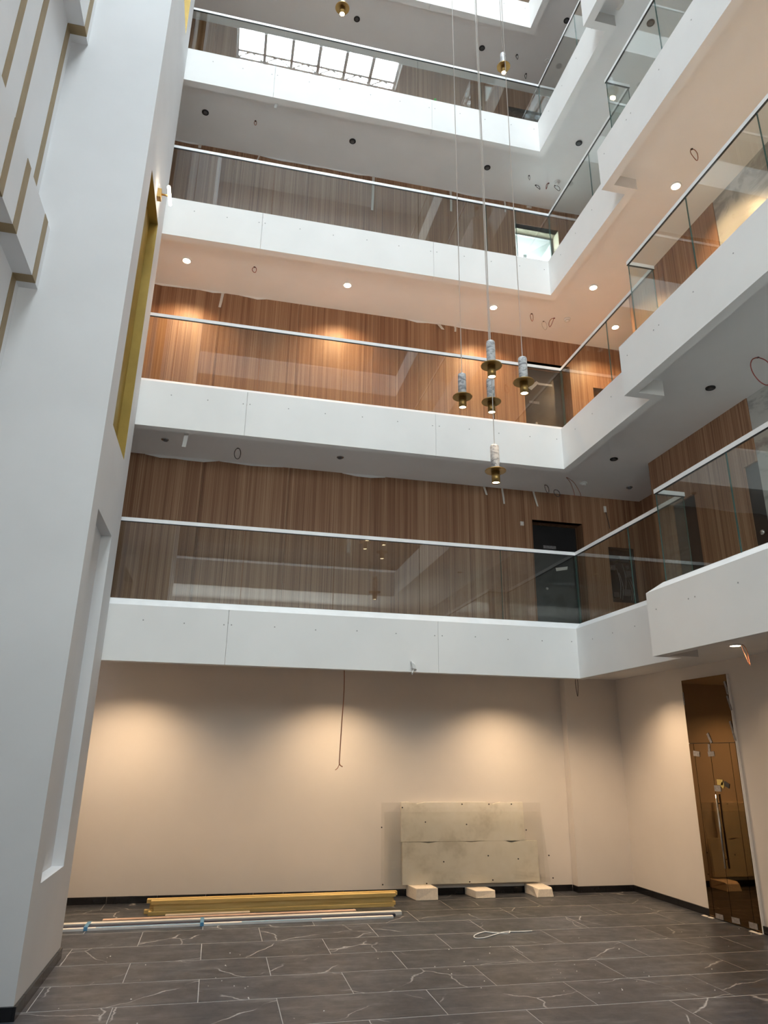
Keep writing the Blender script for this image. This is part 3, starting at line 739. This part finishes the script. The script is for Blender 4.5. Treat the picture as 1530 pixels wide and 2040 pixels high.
CAB = [
    (-.023, 4.863, CEIL[1], .045, .085, 0, 'cable_dark', 'dark cable loop hanging from the first gallery ceiling between two tilted downlights'),
    (2.463, 4.98, CEIL[1], .03, .07, .02, 'cable_dark', 'thin dark cable hanging near the door, first gallery ceiling, leftmost'),
    (2.59, 5.06, CEIL[1], .05, .06, .02, 'cable_dark', 'short forked dark cable hanging by the door head, first gallery ceiling, middle'),
    (2.757, 2.88, CEIL[1], .14, .17, .02, 'cable_red', 'large red cable loop hanging from the first gallery ceiling beside the marble slabs'),
    (-.018, 4.744, CEIL[2], .032, .05, 0, 'cable_red', 'small red cable loop hanging between two glowing downlights, second gallery ceiling'),
    (2.352, 4.80, CEIL[2], .025, .075, 0, 'cable', 'small brown cable loop hanging from the second gallery ceiling, leftmost of three'),
    (2.50, 4.88, CEIL[2], .045, .085, .01, 'tape', 'pale cable loop hanging from the second gallery ceiling, middle of three'),
    (2.57, 4.813, CEIL[2], .030, .095, -.05, 'cable_red', 'red cable loop hanging from the second gallery ceiling next to the smoke detector'),
    (2.603, 2.937, CEIL[2], .045, .085, .02, 'cable', 'copper cable loop hanging from the second gallery ceiling near the right rail'),
    (-.117, 4.774, CEIL[3], .02, .045, .0, 'cable', 'short brown cable end hanging from the third gallery ceiling near the column'),
    (2.411, 4.787, CEIL[3], .015, .05, 0, 'steel', 'thin grey cable end hanging from the third gallery ceiling near the right corner'),
    (2.52, 4.88, CEIL[3], .03, .04, .035, 'cable_dark', 'dark grey cable stub on the third gallery ceiling above the doorway'),
    (2.628, 4.829, CEIL[3], .012, .075, -.03, 'cable_red', 'thin reddish cable tail hanging from the third gallery ceiling'),
    (2.70, 4.84, CEIL[3], .05, .055, .03, 'cable_dark', 'round dark cable loop on the third gallery ceiling by the corner rail'),
    (2.363, 4.772, CEIL[4], .02, .06, 0, 'cable_dark', 'short dark cable hanging from the fourth gallery ceiling right of the high pendant'),
    (2.536, 4.945, CEIL[4], .02, .07, -.01, 'cable_dark', 'thin dark cable hanging from the fourth gallery ceiling close to the corner'),
    (2.978, 3.62, CEIL[0], .02, .12, .04, 'cable', 'pair of copper wires hanging beside the glowing downlight over the bronze door'),
    (2.86, 5.45, CEIL[0], .02, .17, .0, 'cable_dark', 'short dark wires hanging behind the fascia above the pilaster'),
]
for (x, y, c, w, h, dx, mt, lab) in CAB:
    o = make('hanging_cable', MB().tube(loop(x, y, c, w, h, dx), .0026 if w < .1 else .0032, 6), mt)
    e = empty('hanging_cable', (x, y, c), lab, 'cable', 'loose cables hanging from the ceilings')
    adopt(o, e); o.name = 'wire'
    make('cable_hole', MB().lathe([(.0085, .001), (.0085, -.0012)], (x, y, c), 12, 0, False), 'black', e)
e = empty('hanging_cable', (2.55, 4.80, CEIL[1]), 'pair of red brown wires dangling low in front of the wood, first gallery ceiling, rightmost', 'cable', 'loose cables hanging from the ceilings')
make('wire', MB().tube([(2.55, 4.78, CEIL[1]), (2.59, 4.79, CEIL[1] - .04), (2.62, 4.8, CEIL[1] - .12), (2.618, 4.8, CEIL[1] - .165)], .0026, 6), 'cable', e)
make('wire', MB().tube([(2.555, 4.78, CEIL[1]), (2.62, 4.79, CEIL[1] - .035), (2.67, 4.8, CEIL[1] - .11), (2.68, 4.8, CEIL[1] - .165)], .0026, 6), 'cable', e)
e = empty('hanging_cable', (.876, 5.2, CEIL[0]), 'long copper cable hanging from the ground ceiling in front of the lit back wall', 'cable')
make('wire', MB().tube([(.872, 5.2, CEIL[0] + .002), (.878, 5.2, 1.45), (.868, 5.2, 1.2), (.861, 5.2, .99), (.862, 5.2, .935), (.884, 5.2, .918)], .0036, 7), 'cable', e)
make('wire_tail', MB().tube([(.863, 5.2, .942), (.850, 5.2, .91), (.832, 5.2, .895)], .0022, 6), 'cable', e)

# ------------------------------------------------------------------ peeling tape along ceilings and hanging strips
def strip(pts, w, label, grp='peeling masking tape strips', th=.0012, mt='tape'):
    # ribbon following pts, width w along x
    lo, hi = [], []
    m = MB(); n = len(pts)
    for i in range(n - 1):
        (xa, ya, za), (xb, yb, zb) = pts[i], pts[i + 1]
        wa, wb = w * (1 - .25 * i / n), w * (1 - .25 * (i + 1) / n)
        m.slab8([(xa, ya, za), (xa + wa, ya, za), (xa + wa, ya + th, za), (xa, ya + th, za)], [(xb, yb, zb), (xb + wb, yb, zb), (xb + wb, yb + th, zb), (xb, yb + th, zb)])
    o = make('masking_tape', m, mt); return tag(o, label, 'tape', grp)
def hang(x, lev, length, lab, w=.028, y=None, lean=0.0):
    c = CEIL[lev]; y = YU - .006 if y is None else y
    pts = [(x, y, c - .0005), (x + lean * .1, y - .004, c - length * .2), (x + lean * .4, y - .012, c - length * .6), (x + lean, y - .006, c - length)]
    return strip(pts, w, lab)
hang(-.27, 2, .15, 'crooked strip of masking tape hanging on the wood, second gallery, first from the column', .024, lean=-.012)
hang(1.60, 2, .055, 'short strip of masking tape peeling at the second gallery ceiling, second from the column', .035, lean=.04)
hang(1.76, 2, .06, 'short strip of masking tape peeling at the second gallery ceiling, third from the column', .02)
hang(-.60, 3, .05, 'crumpled strip of masking tape at the third gallery ceiling, first from the column', .03)
hang(-.07, 3, .085, 'thin slanted strip of masking tape on the third gallery wood, second from the column', .014, lean=-.02)
hang(.985, 3, .40, 'long pale tape strip hanging down the third gallery wood, third from the column', .026, lean=-.005)
hang(1.745, 3, .25, 'long pale tape strip hanging down the third gallery wood, fourth from the column', .024)
hang(2.30, 3, .14, 'short tape strip hanging down the third gallery wood beside the doorway', .02)
hang(1.98, 1, .075, 'tape strip hanging on the first gallery wood, first of three left of the door', .02, lean=.02)
hang(2.14, 1, .14, 'tape strip hanging on the first gallery wood, second of three left of the door', .018, lean=.012)
hang(2.42, 1, .135, 'curled tape strip hanging on the first gallery wood, just left of the door', .018, lean=.03)
strip([(-.385, 4.52, CEIL[1] - .0005), (-.382, 4.515, CEIL[1] - .10), (-.388, 4.505, CEIL[1] - .185)], .03, 'white strip of tape dangling below the second gallery fascia near the column', th=.0015, mt='white')
strip([(.03, 4.47, CEIL[3]), (.034, 4.465, CEIL[3] - .10), (.026, 4.46, CEIL[3] - .16)], .026, 'white strip of tape dangling below the fourth gallery fascia near the column', th=.0015, mt='white')
strip([(2.36, 3.05, CEIL[3]), (2.345, 3.06, CEIL[3] - .03), (2.36, 3.10, CEIL[3] - .07), (2.345, 3.14, CEIL[3] - .09)], .03, 'curved pale tape strip hanging under the fourth gallery at the jog', th=.0015)
def ragged(lev, x0, x1, label, amp=.022, seed=1):
    rr = random.Random(seed); c = CEIL[lev]; n = max(3, int((x1 - x0) / .10)); m = MB()
    zs = [rr.uniform(.2, .75) * amp * (0.25 if i in (0, n) else 1) for i in range(n + 1)]
    for i in range(n):
        xa = x0 + (x1 - x0) * i / n; xb = x0 + (x1 - x0) * (i + 1) / n; y = YU
        m.slab8([(xa, y - .004, c - zs[i]), (xb, y - .004, c - zs[i + 1]), (xb, y - .001, c - zs[i + 1]), (xa, y - .001, c - zs[i])],
                [(xa, y - .010, c - .0005), (xb, y - .010, c - .0005), (xb, y - .001, c - .0005), (xa, y - .001, c - .0005)])
    tag(make('masking_tape', m, 'ceiling'), label, 'tape', 'ragged tape along the ceiling joints')
ragged(1, -.70, -.16, 'ragged tape edge along the first gallery ceiling joint, first piece from the column', .04, 3)
ragged(1, -.155, .33, 'ragged tape edge along the first gallery ceiling joint, second piece from the column', .035, 4)
ragged(1, .80, 1.15, 'ragged tape edge along the first gallery ceiling joint, third piece from the column', .03, 5)
ragged(2, -.85, -.24, 'ragged tape edge along the second gallery ceiling joint, first piece from the column', .024, 6)
ragged(2, -.12, .10, 'ragged tape edge along the second gallery ceiling joint, second piece from the column', .03, 7)
ragged(2, 1.32, 1.62, 'ragged tape edge along the second gallery ceiling joint, third piece from the column', .022, 8)
ragged(2, 1.76, 2.12, 'ragged tape edge along the second gallery ceiling joint, fourth piece from the column', .022, 9)
ragged(3, -.85, -.55, 'ragged tape edge along the third gallery ceiling joint, first piece from the column', .024, 10)
ragged(3, -.05, .95, 'ragged tape edge along the third gallery ceiling joint, second piece from the column', .022, 11)
ragged(3, 1.79, 2.28, 'ragged tape edge along the third gallery ceiling joint, third piece from the column', .024, 12)
# switch boxes on the panelling
for i, (x, z_, h, w, lab) in enumerate(((2.295, 2.80, .036, .03, 'small white switch box left of the first gallery door'), (3.07, 2.985, .055, .022, 'narrow white box high on the first gallery wood right of the door'),
                           (2.54, 6.11, .022, .05, 'small pale socket plate above the third gallery doorway'))):
    e = empty('switch_box', (x, YU, z_), lab, 'switch', 'switch boxes on the wood panelling')
    bb_ = make('box_body', MB().box(x, x + w, YU - .012, YU, z_, z_ + h), 'tape', e, .002)
    make('rocker', MB().box(x + w * .3, x + w * .7, YU - .014, YU - .012, z_ + h * .25, z_ + h * .75), 'white', bb_)
o = tag(make('hanging_cable', MB().tube([(3.085, YU - .008, 2.985), (3.095, YU - .01, 2.93), (3.11, YU - .008, 2.84)], .003, 6), 'cable_dark'), 'dark cable running down the wood from the narrow white box', 'cable', 'loose cables hanging from the ceilings')
# white sprinkler-like plug at the ground fascia edge
e = empty('wall_plug', (1.18, YB, 1.53), 'white foam plug stuck through the lower edge of the first gallery fascia', 'plug')
make('plug_body', MB().slab8([(1.172, YB - .03, 1.518), (1.205, YB - .03, 1.510), (1.205, YB, 1.510), (1.172, YB, 1.518)], [(1.164, YB - .035, 1.566), (1.196, YB - .03, 1.545), (1.196, YB, 1.55), (1.164, YB, 1.575)]), 'white', e, .006)
make('plug_stub', MB().tube([(1.184, YB - .018, 1.515), (1.172, YB - .022, 1.483)], .0055, 8, 0, 1), 'white', e)
o = tag(make('plastic_plug', MB().lathe([(.011, 0), (.011, .022), (.006, .026)], (1.395, YB + .03, TOP[3] + .03), 14), 'green'), 'tiny green plastic plug on the fourth gallery sill', 'plug')

# ------------------------------------------------------------------ foam blocks, boards and glass leaning on the back wall
BL = [((1.492, 1.684, 5.560, 5.757), .080, 'left foam block under the leaning sheets, tallest of the three', 0),
      ((1.955, 2.136, 5.575, 5.757), .052, 'middle foam block under the leaning sheets, lowest of the three', 0),
      ((2.442, 2.592, 5.542, 5.757), .066, 'right foam block under the leaning sheets, with a cut off corner', 1)]
for (a, b, c, d), h, lab, cut in BL:
    if cut:
        m = MB()
        P = [(a + .012, c), (b, c), (b, d), (a, d - .01)]
        m.add([(p[0], p[1], .0) for p in P] + [(a + .03, c + .004, h * .86), (b - .012, c + .004, h * .86), (b - .002, c + .03, h), (b - .002, d, h), (a + .002, d, h), (a + .004, c + .055, h)],
              [(3, 2, 1, 0), (0, 1, 5, 4), (1, 2, 7, 6, 5), (2, 3, 8, 7), (3, 0, 4, 9, 8), (4, 5, 6, 7, 8, 9)])
    else: m = MB().slab8([(a + .025, c, 0), (b, c, 0), (b - .012, d, 0), (a, d, 0)], [(a + .025, c, h), (b, c + .006, h), (b - .012, d, h), (a, d, h)])
    o = make('foam_block', m, 'block', None, .004)
    tag(o, lab + ', pale and crumbly', 'block', 'foam blocks on the floor by the back wall')
def lean(x0, x1, z0, z1, yb, yt, th, mt, name, skew=0, bevel=0, parent=None):
    return make(name, MB().slab8([(x0, yb, z0), (x1, yb, z0), (x1, yb + th, z0), (x0, yb + th, z0)], [(x0 + skew * 0, yt, z1), (x1 - skew, yt, z1), (x1 - skew, yt + th, z1), (x0 + skew * 0, yt + th, z1)]), mt, parent, bevel)
def rough_board(x0, x1, z0, z1, yb, yt, th, seed):
    rr = random.Random(seed); n = 16; top = []; m = MB()
    for i in range(n + 1): top.append(z1 - (rr.uniform(.006, .018) if rr.random() < .18 else rr.uniform(0, .002)))
    for i in range(n):
        xa = x0 + (x1 - x0) * i / n; xb = x0 + (x1 - x0) * (i + 1) / n
        m.slab8([(xa, yb, z0), (xb, yb, z0), (xb, yb + th, z0), (xa, yb + th, z0)], [(xa, yt, top[i]), (xb, yt, top[i + 1]), (xb, yt + th, top[i + 1]), (xa, yt + th, top[i])])
    return make('foam_board', m, 'foam')
tag(rough_board(1.455, 2.560, .081, .373, 5.715, 5.728, .028, 5), 'lower stained cream foam board leaning on the back wall behind glass', 'board', 'foam boards leaning on the back wall')
tag(rough_board(1.447, 2.458, .3735, .655, 5.729, 5.742, .028, 6), 'upper stained cream foam board leaning on the back wall behind glass', 'board', 'foam boards leaning on the back wall')
g1 = empty('glass_sheet', (1.94, 5.70, .081), 'large clear glass sheet leaning in front of the foam boards, taller rear one', 'glass sheet', 'glass sheets leaning by the back wall')
lean(1.284, 2.600, .081, .652, 5.694, 5.722, .006, ['sheet', 'edge'], 'glass_pane', 0, 0, g1)
g2 = empty('glass_sheet', (1.97, 5.68, .0815), 'clear glass sheet leaning in front, slightly shorter front one', 'glass sheet', 'glass sheets leaning by the back wall')
lean(1.305, 2.632, .0815, .585, 5.674, 5.702, .006, ['sheet', 'edge'], 'glass_pane', .035, 0, g2)
for gi, (par, pts) in enumerate(((g1, ((.33, .638), (1.10, .650 - .003), (1.42, .647), (.14, .52), (1.78, .49), (1.04, .52))), (g2, ((.62, .55), (.19, .11), (.70, .112), (1.20, .13), (1.48, .14), (1.44, .30), (1.70, .27), (2.0, .30), (2.02, .13))))):
    pass
def dots(par, P, yb, yt, z0, z1):
    for (u, v) in P:
        x = (700 + u / 3.326 - 765) ; xx = 1.279 + (u - 195) * (2.593 - 1.279) / (1245 - 195)
        zz = .653 - (v - 195) * (.653 - .056) / (770 - 195)
        zz = min(max(zz, z0 + .012), z1 - .012)
        y = yb + (yt - yb) * (zz - z0) / (z1 - z0)
        make('spacer_dot', MB().lathe([(.0052, 0), (.0052, -.004)], (xx, y, zz), 12, 0, False, 'y'), 'black', par)
dots(g1, ((332, 230), (720, 203), (900, 205), (1052, 205), (745, 348), (1142, 390), (478, 330)), 5.694, 5.722, .081, .652)
dots(g2, ((198, 362), (205, 744), (475, 738), (746, 730), (895, 722), (873, 560), (1070, 585), (1277, 565), (1293, 718), (585, 595)), 5.674, 5.702, .0815, .585)
struct('trim_6', MB().box(2.8695, 2.8735, 5.688, YG, .045, CEIL[0]), 'wall', 'pilaster edge bead at the right of the back wall', 'trim')

# ------------------------------------------------------------------ timbers and profiles on the floor
def ibeam(x0, x1, y0, ang, label):
    e = empty('formwork_beam', (x0, y0, 0), label, 'beam', 'yellow timber beams on the floor')
    def bx(a0, a1, b0, b1, z0, z1):
        P = []
        for (u, v) in ((a0, b0), (a1, b0), (a1, b1), (a0, b1)): P.append((x0 + (u - x0), y0 + v + (u - x0) * ang))
        return MB().slab8([(p[0], p[1], z0) for p in P], [(p[0], p[1], z1) for p in P])
    make('bottom_flange', bx(x0 - .012, x1, 0, .042, 0, .024), 'timber', e, .002)
    make('web', bx(x0 + .02, x1 - .01, .014, .028, .024, .062), 'timber', e)
    make('top_flange', bx(x0, x1 + .012, 0, .042, .062, .086), 'timber', e, .002)
ibeam(-.322, 1.31, 5.335, .030, 'yellow timber formwork beam on the floor, nearer of the pair')
ibeam(-.352, 1.335, 5.395, .030, 'yellow timber formwork beam on the floor, farther of the pair')
def bar(name, x0, x1, y0, y1, w, z0, z1, mt, label=None, cat=None, grp=None, parent=None):
    o = make(name, MB().slab8([(x0, y0, z0), (x1, y1, z0), (x1, y1 + w, z0), (x0, y0 + w, z0)], [(x0, y0, z1), (x1, y1, z1), (x1, y1 + w, z1), (x0, y0 + w, z1)]), mt, parent)
    return tag(o, label, cat, grp)
bar('wood_plank', -.585, 1.005, 5.150, 5.195, .045, 0, .020, 'plank', 'long thin pinkish wood plank on the floor in front of the yellow beams', 'plank')
bar('mesh_bead', -.22, .31, 5.215, 5.235, .05, 0, .022, 'mesh', 'short perforated mesh corner bead lying behind the pinkish plank', 'bead')
bar('plastic_profile', -.83, 1.30, 5.070, 5.125, .045, 0, .019, 'white', 'long white plastic profile on the floor, rear one of the bundle', 'profile', 'white profiles bundled on the floor')
bar('plastic_profile', -.83, 1.245, 5.022, 5.077, .036, 0, .014, 'navy', 'long dark blue profile on the floor, middle one of the bundle', 'profile', 'white profiles bundled on the floor')
o = bar('plastic_profile', -.83, 1.22, 4.975, 5.030, .036, 0, .012, 'white', 'long white plastic profile on the floor, front one of the bundle', 'profile', 'white profiles bundled on the floor')
bar('film_strip', -.60, .0, 4.990, 5.005, .018, .012, .0132, 'blue', parent=o); bar('film_strip', .25, .75, 5.008, 5.020, .018, .012, .0132, 'blue', parent=o)
for i, (x, y) in enumerate(((-.665, 4.978), (-.0, 4.993))):
    m = MB().box(x, x + .022, y - .004, y + .145, .0195, .0215).box(x, x + .022, y - .006, y - .004, 0.001, .0215)
    tag(make('blue_tape', m, 'blue'), 'band of blue tape around the white profiles, %s from the column' % ORD[i], 'tape', 'blue tape bands on the profiles')
# string on the floor and debris
st = MB().tube([(1.965, 4.54, .003), (1.88, 4.536, .003), (1.80, 4.545, .003), (1.71, 4.49, .003), (1.62, 4.43, .003), (1.565, 4.43, .003), (1.58, 4.49, .003), (1.667, 4.562, .003), (1.72, 4.53, .003), (1.80, 4.512, .003), (1.83, 4.56, .003)], .0032, 6)
tag(make('string', st, 'paper'), 'loose loop of white string on the tile floor', 'string')
rr = random.Random(11); db = MB()
for i in range(80):
    x, y = rr.uniform(-.6, 3.3), rr.uniform(3.3, 4.4); r = rr.uniform(.001, .0036)
    db.lathe([(r, .0002), (r * .6, r * .8)], (x, y, 0), 6, 0, False)
tag(make('debris', db, 'paper'), 'scattered white crumbs and dust specks over the tile floor', 'debris', None, 'stuff')
